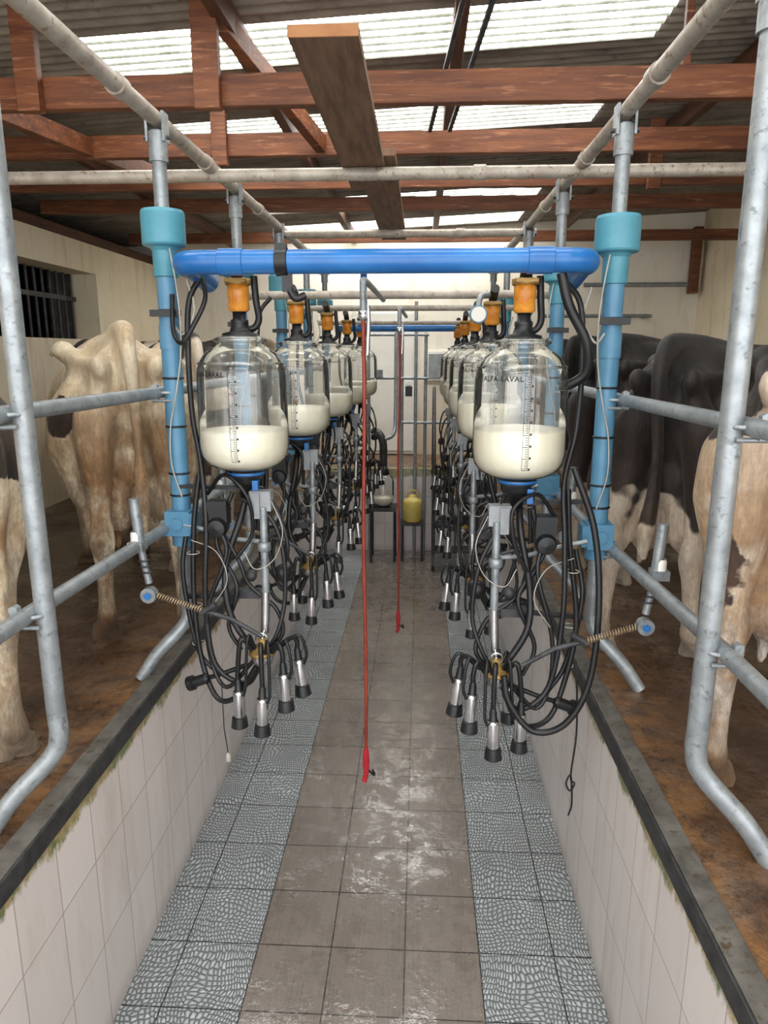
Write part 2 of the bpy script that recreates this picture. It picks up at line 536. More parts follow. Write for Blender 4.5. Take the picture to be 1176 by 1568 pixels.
mb.bar((-0.62, 3.0, 3.36), (-0.35, 3.9, 3.14), 0.05, 0.08, 'timber')
mb.bar((0.35, 2.5, 3.42), (0.2, 3.9, 3.2), 0.02, 0.02, 'darkmetal')
mb.bar((0.45, 2.7, 3.42), (0.3, 3.9, 3.2), 0.02, 0.02, 'darkmetal')
mb.build('roof_braces', bevel=0.003)
mb = MB()
mb.box((-0.08, 2.75, 2.872), (0.175, 1.66, 0.028), 'plank')
mb.box((-0.08, 1.918, 2.872), (0.175, 0.006, 0.029), 'plank_end')
mb.build('scaffold_plank', bevel=0.002)
mb = MB()
mb.box((-0.03, 4.2, 2.90), (0.17, 2.2, 0.028), 'plank')
mb.build('scaffold_plank', bevel=0.002)

# ------------------------------------------------------------------ pipework frame
FR = empty('stall_pipe_frame')
PXL, PXR = -0.71, 0.81
postY = [2.5, 3.5, 4.55, 5.6, 6.65]
RZ = {-1: (1.97, 1.48), 1: (1.95, 1.42)}
def collar(mb, c, r, axis, mat='galv', L=0.05):
    a = Vector(axis).normalized()*L/2; c = Vector(c)
    mb.cyl(c-a, c+a, r, mat, 16)
def post(name, x, y, side, r=0.024):
    mb = MB()
    o = side*0.15
    zb = 1.12
    pts = [(x, y, 2.82), (x, y, 2.3), (x, y, 1.7), (x, y, zb+0.12), (x, y, zb+0.03), (x+side*0.02, y-0.01, zb-0.03), (x+o*0.75, y-0.05, zb-0.13), (x+o*1.15, y-0.08, ZP+0.0)]
    mb.tube(pts[:3], r, 'galv', 16)
    mb.tube(pts[2:], r, 'galv', 16, sm=5)
    collar(mb, (x, y, 2.77), r+0.007, (0, 0, 1), L=0.09)
    mb.box((x-0.028, y, 2.83), (0.008, 0.05, 0.09), 'galv'); mb.box((x+0.028, y, 2.83), (0.008, 0.05, 0.09), 'galv')
    mb.cyl((x-0.045, y, 2.80), (x+0.045, y, 2.80), 0.007, 'darkmetal', 8)
    for z in RZ[side]:
        mb.ring((x+side*0.025, y, z), 0.036, 0.006, 'galv', (0, 0, 1), 16)
        mb.cyl((x+side*0.07, y-0.03, z-0.028), (x+side*0.0, y-0.03, z-0.028), 0.006, 'galv', 8)
        mb.cyl((x+side*0.055, y-0.045, z+0.02), (x+side*0.055, y-0.025, z+0.02), 0.012, 'galv', 6)
        mb.box((x+side*0.055, y-0.035, z), (0.02, 0.016, 0.055), 'galv')
    return mb.build(name, parent=FR)
post('steel_post', -0.755, 1.6, -1, 0.024)
post('steel_post', 0.855, 1.6, 1, 0.026)
for y in postY:
    post('steel_post', PXL, y, -1)
    post('steel_post', PXR, y, 1)
for x in (PXL, PXR):
    mb = MB(); mb.cyl((x, 0.4, 2.855), (x, 7.0, 2.855), 0.025, 'pipe_old', 18)
    for y in (2.2, 3.05, 4.0):
        collar(mb, (x, y, 2.855), 0.031, (0, 1, 0), 'pipe_old')
    mb.build('overhead_rail', parent=FR)
for y, x0, x1, z, r in ((3.15, -1.9, 2.0, 2.83, 0.026), (4.6, -0.75, 0.86, 2.82, 0.024), (5.9, -0.75, 0.86, 2.82, 0.024), (3.62, -0.78, 0.9, 2.385, 0.020), (4.7, -0.72, 0.83, 2.385, 0.018), (6.4, -0.72, 0.83, 2.36, 0.018)):
    mb = MB(); mb.cyl((x0, y, z), (x1, y, z), r, 'pipe_old', 18)
    for xx in ((x0+0.04, x1-0.04, 0.4) if z > 2.8 else (PXL, PXR)):
        collar(mb, (xx, y, z), r+0.005, (1, 0, 0), 'pipe_old')
    mb.build('cross_pipe', parent=FR)
for side, x in ((-1, PXL-0.05), (1, PXR+0.05)):
    for z in RZ[side]:
        mb = MB()
        xf = x+side*0.03
        mb.tube([(xf, 0.3, z), (xf, 1.6, z), (x, 2.5, z), (x, 7.0, z)], 0.021, 'galv', 16)
        mb.build('rump_rail', parent=FR)

def lever(name, x, y, z, side):
    mb = MB()
    mb.cyl((x, y, z+0.16), (x+side*-0.01, y, z-0.0), 0.017, 'galv', 14)
    mb.lathe([(0.020, 0), (0.020, 0.05), (0.017, 0.06)], (x, y, z-0.01), 'white', 14)
    mb.box((x, y, z+0.0), (0.05, 0.05, 0.03), 'galv')
    mb.cyl((x-side*0.01, y, z), (x-side*0.03, y, z-0.13), 0.012, 'galv', 12)
    c = Vector((x-side*0.035, y-0.02, z-0.165))
    mb.cyl(c+Vector((0, -0.012, 0)), c+Vector((0, 0.02, 0)), 0.026, 'galv', 20)
    mb.cyl(c+Vector((0, -0.02, 0)), c+Vector((0, -0.012, 0)), 0.012, 'blue', 6)
    for k in range(3):
        mb.ring((x-side*(0.018+0.004*k), y, z-0.05-0.02*k), 0.016, 0.003, 'darkmetal')
    d = Vector((-side*0.15, 0.0, -0.05)); a = c+Vector((-side*0.025, 0, 0))
    pts = []
    dn = d.normalized(); u = dn.cross(Vector((0, 1, 0))).normalized(); w = Vector((0, 1, 0))
    for i in range(18*10+1):
        t = i/180; an = 2*math.pi*18*t
        pts.append(a+d*t+u*0.009*math.cos(an)+w*0.009*math.sin(an))
    mb.tube(pts, 0.0025, 'spring', 5)
    e = a+d
    mb.tube([e, e+Vector((-side*0.1, 0, -0.03)), e+Vector((-side*0.2, 0.0, -0.09))], 0.008, 'darkmetal', 10)
    mb.tube([e+Vector((-side*0.05, 0, 0.02)), e+Vector((-side*0.0, 0, -0.01))], 0.012, 'darkmetal', 10)
    mb.build(name)
lever('gate_spring_lever', PXL-0.06, 2.22, 1.48, -1)
lever('gate_spring_lever', PXR+0.10, 2.12, 1.44, 1)
for y in (3.2, 4.3):
    lever('gate_spring_lever', PXL-0.05, y, 1.48, -1)
    lever('gate_spring_lever', PXR+0.06, y, 1.44, 1)

def riser_mesh(zbot):
    mb = MB()
    mb.cyl((0, 0, zbot), (0, 0, 2.46), 0.034, 'blue_pale', 24)
    mb.lathe([(0.034, 2.36), (0.042, 2.362), (0.042, 2.445), (0.05, 2.455), (0.070, 2.462), (0.073, 2.468), (0.073, 2.565), (0.069, 2.575), (0.024, 2.577)], (0, 0, 0), 'teal', 28, sharp=True)
    mb.lathe([(0.034, 2.2), (0.038, 2.2), (0.038, 2.12), (0.034, 2.12)], (0, 0, 0), 'blue_pale', 24, sharp=True)
    mb.box((0, -0.012, zbot-0.03), (0.09, 0.09, 0.09), 'blue_pale')
    mb.box((0.035, -0.02, zbot-0.03), (0.06, 0.07, 0.075), 'blue_pale')
    mb.cyl((0.0, -0.05, zbot-0.03), (0.0, -0.066, zbot-0.03), 0.022, 'blue_pale')
    mb.lathe([(0.034, zbot-0.075), (0.04, zbot-0.08), (0.04, zbot-0.12), (0.026, zbot-0.125)], (0, 0, 0), 'blue_pale', 20, sharp=True)
    for z in (2.25, 2.02, 1.85, 1.68, 1.60):
        mb.ring((0, 0, z), 0.035, 0.004, 'black')
    mb.box((0.0, -0.035, 2.24), (0.1, 0.03, 0.022), 'black')
    mb.tube([(0.03, -0.04, 2.45), (0.05, -0.05, 2.32), (0.055, -0.05, 2.2), (0.045, -0.045, 2.08), (0.02, -0.05, 1.95), (-0.005, -0.045, 1.85), (-0.01, -0.045, 1.72), (0.02, -0.045, 1.6)], 0.003, 'wire', 6, sm=6)
    mb.tube([(0.08, -0.03, 2.35), (0.1, -0.03, 2.25), (0.06, -0.04, 2.17), (0.03, -0.04, 2.2)], 0.004, 'wire', 6, sm=6)
    return mb.mesh('blue_riser_pipe')
rm = riser_mesh(1.53)
for y in postY:
    inst(rm, 'blue_riser_pipe', (PXL, y, 0))
    inst(rm, 'blue_riser_pipe', (PXR, y, -0.03), sx=-1)

mb = MB()
z = 2.385
mb.tube([(-0.60, 2.62, z-0.03), (-0.60, 2.45, z), (-0.60, 2.38, z), (-0.585, 2.325, z), (-0.53, 2.30, z), (-0.4, 2.30, z), (0.5, 2.30, z), (0.62, 2.30, z), (0.675, 2.325, z), (0.69, 2.38, z), (0.69, 2.45, z), (0.69, 2.62, z-0.03)], 0.037, 'blue', 24, sm=5)
for x in (-0.43, 0.53):
    mb.lathe([(0.037, -0.04), (0.041, -0.038), (0.041, 0.038), (0.037, 0.04)], (x, 2.30, z), 'blue', 24, (1, 0, 0), sharp=True)
mb.lathe([(0.037, -0.02), (0.043, -0.018), (0.043, 0.018), (0.037, 0.02)], (-0.27, 2.30, z), 'black', 24, (1, 0, 0), sharp=True)
mb.box((-0.27, 2.29, z+0.04), (0.035, 0.03, 0.025), 'black')
mb.box((-0.255, 2.30, z-0.06), (0.03, 0.02, 0.06), 'black')
mb.tube([(-0.25, 2.3, z-0.08), (-0.23, 2.3, z-0.11), (-0.2, 2.31, z-0.10)], 0.012, 'black', 8, sm=4)
mb.build('blue_vacuum_manifold')
mb = MB()
mb.tube([(-0.55, 6.75, 2.32), (-0.5, 6.6, 2.32), (0.6, 6.6, 2.32), (0.65, 6.75, 2.32)], 0.03, 'blue', 16, sm=4)
mb.tube([(-0.35, 6.6, 2.32), (-0.35, 6.6, 2.83)], 0.03, 'blue', 16)
mb.build('blue_vacuum_manifold')

# ------------------------------------------------------------------ milk jar
def jar_mesh(level, letter_a):
    mb = MB()
    prof = [(0.02, 1.700), (0.06, 1.702), (0.095, 1.710), (0.128, 1.726), (0.148, 1.752), (0.155, 1.785), (0.155, 1.85), (0.154, 1.95), (0.153, 2.03), (0.150, 2.055), (0.143, 2.075), (0.128, 2.10), (0.107, 2.118), (0.087, 2.128), (0.08, 2.14), (0.088, 2.146), (0.088, 2.155), (0.06, 2.165), (0.03, 2.168)]
    mb.lathe(prof, (0, 0, 0), 'glass', 48)
    mb.ring((0, 0, 2.072), 0.146, 0.0035, 'glass', seg=40)
    mb.ring((0, 0, 2.15), 0.088, 0.005, 'glass', seg=32)
    mp = [(0.0, 1.704), (0.06, 1.706), (0.093, 1.714), (0.125, 1.73), (0.144, 1.755), (0.151, 1.787), (0.152, level-0.006), (0.149, level), (0.10, level+0.001), (0.0, level+0.001)]
    mb.lathe(mp, (0, 0, 0), 'milk', 48)
    zs = [p[1] for p in prof]; rs = [p[0] for p in prof]
    def onjar(a, zz):
        rr = np.interp(zz, zs, rs)+0.0008
        return (rr*math.cos(a), rr*math.sin(a), zz)
    a0 = -math.pi/2+0.05
    zz = 1.75; k = 0
    while zz < 2.05:
        w = 0.10 if k % 5 == 0 else 0.05
        p = [onjar(a0-w, zz), onjar(a0, zz), onjar(a0, zz+0.0018), onjar(a0-w, zz+0.0018)]
        mb.add(p, [(0, 1, 2, 3)], 'ink', False)
        if k % 5 == 0:
            p = [onjar(a0+0.03, zz), onjar(a0+0.07, zz), onjar(a0+0.07, zz+0.007), onjar(a0+0.03, zz+0.007)]
            mb.add(p, [(0, 1, 2, 3)], 'ink', False)
        zz += 0.0075; k += 1
    for da in (0.012, -0.11):
        zl = [1.75, 1.78, 1.85, 1.95, 2.03, 2.05]
        p = []
        for q in zl:
            p += [onjar(a0+da, q), onjar(a0+da+0.008, q)]
        mb.add(p, [(2*i, 2*i+1, 2*i+3, 2*i+2) for i in range(len(zl)-1)], 'ink', False)
    cu = bpy.data.curves.new('lettering', 'FONT'); cu.body = 'ALFA-LAVAL'; cu.size = 0.023; cu.space_character = 1.15; cu.offset = 0.0006
    to = bpy.data.objects.new('lettering_tmp', cu); COL.objects.link(to)
    dg = bpy.context.evaluated_depsgraph_get()
    tm = bpy.data.meshes.new_from_object(to.evaluated_get(dg))
    vs = [onjar(letter_a+vv.co.x/0.155, 2.03+vv.co.y) for vv in tm.vertices]
    mb.add(vs, [tuple(p.vertices) for p in tm.polygons], 'ink', False)
    bpy.data.objects.remove(to); bpy.data.meshes.remove(tm)
    mb.lathe([(0.0, 1.70), (0.060, 1.70), (0.064, 1.692), (0.062, 1.68), (0.05, 1.675), (0.048, 1.655), (0.0, 1.655)], (0, 0, 0), 'darkmetal', 28)
    mb.lathe([(0.066, 1.697), (0.067, 1.692), (0.066, 1.687), (0.05, 1.685)], (0, 0, 0), 'blue', 24)
    mb.lathe([(0.048, 1.67), (0.036, 1.64), (0.026, 1.635), (0.024, 1.60), (0, 1.60)], (0, 0, 0), 'black', 20)
    mb.box((0.04, -0.03, 1.645), (0.02, 0.03, 0.05), 'blue')
    mb.lathe([(0.062, 2.162), (0.06, 2.172), (0.035, 2.178), (0.028, 2.20), (0.030, 2.205), (0.030, 2.215), (0.022, 2.22), (0.022, 2.25), (0, 2.25)], (0, 0, 0), 'black', 24)
    mb.lathe([(0.028, 2.243), (0.036, 2.25), (0.034, 2.285), (0.036, 2.29), (0.036, 2.325), (0.030, 2.335)], (0, 0, 0), 'orange', 24)
    mb.lathe([(0.042, 2.33), (0.044, 2.335), (0.044, 2.348), (0.03, 2.352), (0, 2.352)], (0, 0, 0), 'brass', 20)
    mb.box((0.0, -0.035, 2.342), (0.07, 0.02, 0.012), 'brass')
    mb.tube([(0.0, 0.02, 2.19), (0.04, 0.03, 2.19), (0.06, 0.03, 2.22), (0.055, 0.02, 2.28), (0.05, 0.02, 2.36)], 0.012, 'black', 10, sm=5)
    mb.tube([(0, 0, 2.35), (0, -0.04, 2.38), (0, -0.1, 2.40)], 0.02, 'black', 10, sm=4)
    return mb.mesh('milk_collection_jar')
jL = jar_mesh(1.845, math.radians(208)); jR = jar_mesh(1.87, math.radians(212))
JXL, JXR = -0.45, 0.50
jy = [2.45, 3.5, 4.55, 5.6, 6.65]
for i, y in enumerate(jy):
    inst(jL, 'milk_collection_jar', (JXL+0.015*i, y, 0))
    inst(jR, 'milk_collection_jar', (JXR, y-0.06, -0.01))

def cluster_mesh(seed):
    rnd = random.Random(seed)
    mb = MB()
    mb.bar((-0.25, 0.03, 1.635), (-0.02, 0.0, 1.635), 0.03, 0.012, 'darkmetal')
    mb.box((0.06, -0.04, 1.60), (0.075, 0.05, 0.07), 'grey_box')
    mb.box((0.045, -0.06, 1.585), (0.03, 0.03, 0.09), 'grey_box')
    mb.cyl((0.07, -0.06, 1.58), (0.07, -0.07, 1.27), 0.014, 'galv', 14)
    mb.cyl((0.07, -0.07, 1.27), (0.065, -0.08, 1.12), 0.017, 'steel', 14)
    mb.lathe([(0.018, 0), (0.024, 0.005), (0.024, 0.03), (0.018, 0.035)], (0.07, -0.065, 1.42), 'galv', 16)
    mb.tube([(-0.25, 0.0, 1.22), (-0.1, -0.02, 1.24), (0.07, -0.06, 1.27)], 0.010, 'darkmetal', 10)
    mb.box((0.0, -0.045, 1.255), (0.09, 0.04, 0.03), 'darkmetal')
    mb.ell((0.02, -0.07, 1.33), (0.02, 0.02, 0.022), 'darkmetal')
    mb.tube([(-0.25, 0.0, 1.50), (-0.12, 0.0, 1.47), (-0.04, -0.02, 1.45), (0.07, -0.05, 1.45)], 0.008, 'galv', 10)
    mb.box((-0.10, -0.02, 1.55), (0.07, 0.06, 0.09), 'black')
    mb.lathe([(0, -0.035), (0.035, -0.035), (0.038, 0), (0.03, 0.02), (0, 0.025)], (-0.10, -0.05, 1.50), 'black', 20, (0, -1, 0), sharp=True)
    mb.lathe([(0.02, 0), (0.032, 0.01), (0.03, 0.05), (0.015, 0.06), (0, 0.06)], (0.13, -0.03, 1.30), 'black', 16)
    cx, cy, cz = 0.06, -0.12, 1.05
    mb.lathe([(0, -0.045), (0.02, -0.045), (0.036, -0.03), (0.042, -0.01), (0.042, 0.0)], (cx, cy, cz), 'steel', 24)
    mb.lathe([(0.042, 0.0), (0.048, 0.003), (0.048, 0.010), (0.035, 0.022), (0.02, 0.035), (0.012, 0.06), (0, 0.06)], (cx, cy, cz), 'brass', 24)
    mb.ring((cx, cy, cz+0.06), 0.02, 0.004, 'steel', (0, 1, 0))
    mb.cyl((cx, cy, cz+0.05), (0.065, -0.08, 1.14), 0.007, 'steel', 8)
    offs = [(-0.085, -0.03, -0.10, 0.02), (0.015, -0.09, -0.095, -0.04), (0.085, -0.05, -0.02, 0.10), (0.125, 0.03, 0.0, 0.2), (-0.05, 0.06, -0.04, -0.1)]
    for k, (ox, oy, oz, tilt) in enumerate(offs[:4+(seed % 2)]):
        top = Vector((cx+ox, cy+oy, cz-0.03+oz)); ax = Vector((tilt*0.6, -0.08, -1)).normalized(); d = ax
        mb.lathe([(0.009, -0.045), (0.013, -0.03), (0.014, -0.005), (0.018, 0.0)], top, 'black', 14, ax)
        mb.lathe([(0.012, -0.002), (0.019, 0.0), (0.0205, 0.01), (0.0205, 0.095), (0.0195, 0.10)], top, 'steel', 18, ax)
        mb.lathe([(0.0205, 0.095), (0.026, 0.098), (0.028, 0.11), (0.031, 0.134), (0.024, 0.139), (0.012, 0.136), (0.0, 0.13)], top, 'black', 18, ax, sharp=True)
        hs = Vector((cx+ox*0.35, cy+oy*0.35, cz+0.015))
        mid = Vector((cx+ox*0.8, cy+oy*0.8, cz+0.05+rnd.uniform(0, 0.02)))
        e = top-d*0.04
        mb.tube([hs, mid, e+Vector((0, 0, 0.03)), e], 0.009, 'black', 9, sm=6)
        s2 = hs+Vector((0.012, 0.0, 0)); e2 = top+d*0.012+Vector((0.02, -0.01, 0))
        mb.tube([s2, mid+Vector((0.03, -0.02, 0.02)), e2+Vector((0.012, -0.01, 0.05)), e2], 0.006, 'black', 7, sm=6)
    mb.tube([(0.0, -0.1, 1.0), (-0.1, -0.1, 0.96), (-0.17, -0.08, 0.93)], 0.009, 'black', 8, sm=4)
    mb.lathe([(0.012, 0), (0.02, 0.01), (0.02, 0.06), (0.028, 0.065), (0.028, 0.085), (0, 0.085)], (-0.15, -0.09, 0.94), 'black', 16, (-1, 0.1, -0.4), sharp=True)
    J = lambda a: rnd.uniform(-a, a)
    H = [
        ([(-0.13, 0.04, 2.36), (-0.17, 0.02, 2.28), (-0.195, 0.0, 2.12), (-0.19, 0.0, 1.9), (-0.17, -0.02, 1.72), (-0.15, -0.05, 1.5), (-0.16, -0.08, 1.25), (-0.11, -0.1, 1.0), (-0.02, -0.12, 0.93), (0.04, -0.12, 1.0)], 0.010),
        ([(0, 0, 1.61), (-0.02, -0.03, 1.52), (-0.06, -0.06, 1.35), (-0.05, -0.1, 1.2), (0.02, -0.12, 1.1), (0.05, -0.12, 1.07)], 0.012),
        ([(0.0, -0.02, 1.60), (0.08, -0.05, 1.54), (0.13, -0.07, 1.42), (0.14, -0.09, 1.25), (0.11, -0.11, 1.12), (0.07, -0.12, 1.07)], 0.008),
        ([(-0.16, 0.0, 1.68), (-0.2, -0.02, 1.5), (-0.21, -0.05, 1.2), (-0.19, -0.07, 0.98), (-0.12, -0.1, 0.86), (-0.03, -0.14, 0.88), (0.03, -0.14, 1.0)], 0.010),
        ([(-0.1, -0.05, 1.5), (-0.08, -0.08, 1.4), (-0.13, -0.09, 1.2), (-0.14, -0.1, 1.02), (-0.08, -0.12, 0.93), (0.02, -0.13, 1.02)], 0.008),
        ([(-0.22, 0.02, 1.48), (-0.23, -0.03, 1.3), (-0.2, -0.05, 1.05), (-0.13, -0.07, 0.95)], 0.009),
        ([(-0.14, 0.0, 1.6), (-0.05, -0.05, 1.68), (0.03, -0.08, 1.63), (0.02, -0.07, 1.5), (-0.03, -0.06, 1.4)], 0.007),
        ([(0.13, -0.03, 1.33), (0.16, -0.05, 1.45), (0.12, -0.04, 1.58), (0.05, -0.02, 1.63)], 0.007),
        ([(-0.12, -0.02, 1.5), (-0.04, -0.05, 1.38), (0.0, -0.06, 1.3), (0.1, -0.07, 1.22), (0.13, -0.08, 1.12), (0.08, -0.1, 1.06)], 0.008),
        ([(-0.06, 0.0, 1.62), (-0.1, -0.03, 1.45), (-0.02, -0.07, 1.3), (-0.08, -0.08, 1.15), (-0.02, -0.1, 1.05)], 0.008),
    ]
    for pts, r in H:
        P = [(x+J(0.014), y+J(0.01), z+J(0.014)) for x, y, z in pts]
        mb.tube(P, r, 'black', 10, sm=6)
    mb.tube([(0.1, -0.06, 1.6), (0.14, -0.08, 1.5), (0.11, -0.09, 1.4), (0.04, -0.09, 1.36), (0.0, -0.08, 1.42)], 0.0018, 'wire', 6, sm=6)
    mb.tube([(-0.2, -0.04, 1.45), (-0.1, -0.08, 1.42), (-0.06, -0.1, 1.32), (-0.12, -0.1, 1.22)], 0.0018, 'wire', 6, sm=6)
    for z in (1.4, 1.2, 1.05):
        mb.ring((-0.2, -0.03, z), 0.022, 0.002, 'wire')
    return mb.mesh('milking_cluster')
cms = [cluster_mesh(s) for s in (0, 1, 2)]
for i, y in enumerate(jy):
    inst(cms[i % 3], 'milking_cluster', (JXL+0.015*i, y, 0))
    inst(cms[(i+1) % 3], 'milking_cluster', (JXR, y-0.06, -0.03), sx=-1)

def loop_hose(name, pts, r):
    mb = MB(); mb.tube(pts, r, 'black', 10, sm=7); mb.build(name)
loop_hose('black_vacuum_hose', [(-0.56, 2.42, 2.35), (-0.55, 2.4, 2.28), (-0.585, 2.38, 2.2), (-0.63, 2.38, 2.14), (-0.67, 2.42, 2.18), (-0.68, 2.46, 2.3)], 0.008)
loop_hose('black_vacuum_hose', [(0.60, 2.32, 2.35), (0.63, 2.32, 2.25), (0.69, 2.32, 2.14), (0.70, 2.34, 2.05), (0.66, 2.36, 2.01), (0.62, 2.37, 2.0)], 0.016)
loop_hose('black_vacuum_hose', [(0.66, 2.25, 1.75), (0.73, 2.22, 1.55), (0.75, 2.18, 1.3), (0.73, 2.16, 1.05), (0.66, 2.16, 0.9), (0.56, 2.18, 0.86), (0.48, 2.2, 0.95), (0.46, 2.22, 1.04)], 0.011)
mb = MB()
mb.tube([(0.72, 2.28, 1.0), (0.73, 2.28, 0.8), (0.72, 2.28, 0.63), (0.735, 2.28, 0.6), (0.72, 2.28, 0.57), (0.705, 2.28, 0.6), (0.72, 2.28, 0.63), (0.73, 2.28, 0.52), (0.72, 2.28, 0.47)], 0.0035, 'black', 6, sm=6)
mb.build('pull_cord')
mb = MB()
mb.tube([(-0.52, 2.25, 0.98), (-0.52, 2.25, 0.8), (-0.51, 2.25, 0.7)], 0.002, 'black', 6)
mb.lathe([(0, 0), (0.01, 0.005), (0.009, 0.03), (0, 0.04)], (-0.51, 2.25, 0.665), 'wire', 10)
mb.build('pull_cord')

mb = MB()
mb.lathe([(0, -0.02), (0.035, -0.02), (0.037, 0.0), (0.035, 0.012), (0, 0.012)], (0.40, 3.0, 2.26), 'blue_pale', 24, (0, -1, 0), sharp=True)
mb.lathe([(0, 0), (0.03, 0.0), (0.03, 0.002), (0, 0.002)], (0.40, 2.986, 2.26), 'white', 24, (0, -1, 0), sharp=True)
mb.tube([(0.40, 3.0, 2.28), (0.41, 3.05, 2.33), (0.45, 3.2, 2.35), (0.5, 3.6, 2.38)], 0.012, 'galv', 10, sm=4)
mb.build('vacuum_gauge')

def wash_hose(x, y, zb):
    mb = MB()
    mb.tube([(x+0.02, y+1.0, 2.36), (x+0.01, y+0.3, 2.36), (x, y+0.03, 2.36), (x, y, 2.33), (x, y, 2.22)], 0.012, 'galv', 12, sm=3)
    mb.lathe([(0.012, 0), (0.018, 0.005), (0.018, 0.03), (0.012, 0.035)], (x, y, 2.22), 'steel', 12)
    mb.tube([(x+0.018, y-0.005, 2.27), (x+0.02, y-0.01, 2.22), (x+0.015, y-0.01, 2.1)], 0.008, 'steel', 10)
    mb.tube([(x, y, 2.22), (x+0.002, y, 1.9), (x-0.004, y, 1.4), (x+0.002, y, 0.9), (x, y, zb+0.1)], 0.0072, 'red', 10, sm=6)
    mb.tube([(x, y, zb+0.12), (x, y, zb+0.06), (x, y, zb)], [0.011, 0.015, 0.010], 'redplastic', 12)
    mb.tube([(x+0.01, y, zb+0.02), (x+0.035, y, zb+0.0), (x+0.028, y-0.01, zb+0.03)], 0.005, 'black', 8, sm=3)
    mb.tube([(x, y, zb), (x-0.008, y, zb-0.03)], 0.011, 'redplastic', 10)
    mb.build('red_wash_hose')
wash_hose(-0.04, 2.6, 0.40)
wash_hose(0.04, 4.3, 0.36)

# ------------------------------------------------------------------ far end
mb = MB()
mb.box((-0.25, YB-0.035, 1.75), (0.75, 0.04, 1.68), 'white')
mb.box((-0.25, YB-0.06, 1.75), (0.66, 0.02, 1.6), 'white')
mb.cyl((0.03, YB-0.10, 1.75), (0.03, YB-0.07, 1.75), 0.02, 'steel')
mb.build('door_1', bevel=0.004)
mb = MB()
mb.box((0.36, YB-0.03, 1.95), (0.26, 0.04, 0.34), 'white')
mb.box((0.36, YB-0.055, 1.95), (0.2, 0.02, 0.28), 'grey_box')
mb.build('electrical_box', bevel=0.004)
mb = MB()
for i in range(4):
    mb.box((0.52, 6.75+i*0.18, 0.2+i*0.21), (0.42, 0.18, 0.03), 'darkmetal')
for x in (0.31, 0.73):
    mb.bar((x, 6.62, 0.05), (x, 7.36, 0.89), 0.03, 0.08, 'darkmetal')
    mb.tube([(x, 6.68, 0.0), (x, 6.68, 1.0), (x, 7.33, 1.75), (x, 7.34, 0.95)], 0.017, 'darkmetal', 10)
    mb.tube([(x, 6.68, 0.6), (x, 7.33, 1.35)], 0.013, 'darkmetal', 10)
mb.build('steel_steps')
mb = MB()
for x in (-0.32, -0.08):
    for y in (6.95, 7.2):
        mb.cyl((x, y, 0), (x, y, 0.55), 0.012, 'darkmetal', 8)
mb.box((-0.2, 7.075, 0.55), (0.28, 0.29, 0.03), 'darkmetal')
mb.lathe([(0.05, 0.57), (0.09, 0.59), (0.11, 0.64), (0.11, 0.82), (0.09, 0.88), (0.05, 0.9)], (-0.2, 7.07, 0), 'glass', 28)
mb.lathe([(0, 0.575), (0.06, 0.575), (0.106, 0.64), (0.106, 0.66), (0, 0.66)], (-0.2, 7.07, 0), 'milk', 24)
mb.lathe([(0.0, 0.98), (0.04, 0.98), (0.06, 0.93), (0.06, 0.89), (0, 0.89)], (-0.2, 7.07, 0), 'black', 20)
mb.tube([(-0.2, 7.07, 0.96), (-0.2, 7.07, 1.2), (-0.24, 7.1, 1.3), (-0.3, 7.2, 1.32)], 0.04, 'darkmetal', 14, sm=4)
mb.tube([(-0.2, 7.07, 1.25), (-0.1, 7.1, 1.3), (-0.08, 7.2, 1.5), (-0.08, 7.3, 2.3)], 0.02, 'galv', 10, sm=4)
mb.build('milk_receiver_jar')
mb = MB()
mb.lathe([(0, 0.0), (0.085, 0.0), (0.095, 0.02), (0.1, 0.2), (0.09, 0.23), (0.05, 0.25), (0.035, 0.26), (0.035, 0.28), (0, 0.28)], (0.10, 7.1, 0.40), 'yellow', 24)
mb.ring((0.10, 7.1, 0.68), 0.05, 0.006, 'yellow', (0, 1, 0))
mb.build('yellow_bucket')
mb = MB()
for x in (0.0, 0.2):
    for y in (7.0, 7.2):
        mb.cyl((x, y, 0), (x, y, 0.39), 0.01, 'darkmetal', 8)
mb.box((0.10, 7.1, 0.388), (0.24, 0.24, 0.02), 'darkmetal')
mb.build('bucket_stand')
mb = MB()
for x, y, z1 in ((-0.36, 7.3, 2.32), (-0.02, 7.32, 2.3), (0.12, 7.3, 2.6), (0.22, 7.32, 2.3)):
    mb.cyl((x, y, 0.0), (x, y, z1), 0.017, 'galv', 12)
mb.cyl((-0.4, 7.3, 1.85), (0.25, 7.3, 1.85), 0.014, 'galv', 12)
mb.cyl((-0.4, 7.3, 2.28), (0.25, 7.3, 2.28), 0.014, 'galv', 12)
mb.cyl((-0.02, 7.3, 1.4), (0.7, 7.3, 1.4), 0.014, 'galv', 12)
mb.box((0.05, 7.27, 1.72), (0.07, 0.05, 0.1), 'black')
mb.box((-0.25, 7.27, 1.9), (0.07, 0.05, 0.07), 'grey_box')
mb.build('wash_pipe_rack')
mb = MB()
mb.cyl((2.0, YB-0.06, 2.85), (3.25, YB-0.06, 2.85), 0.025, 'galv', 10)
mb.cyl((1.5, YB-0.3, 2.5), (2.7, YB-0.3, 2.5), 0.02, 'galv', 10)
mb.cyl((2.7, YB-0.3, 2.5), (2.7, YB, 2.5), 0.02, 'galv', 10)
mb.build('wall_conduit')

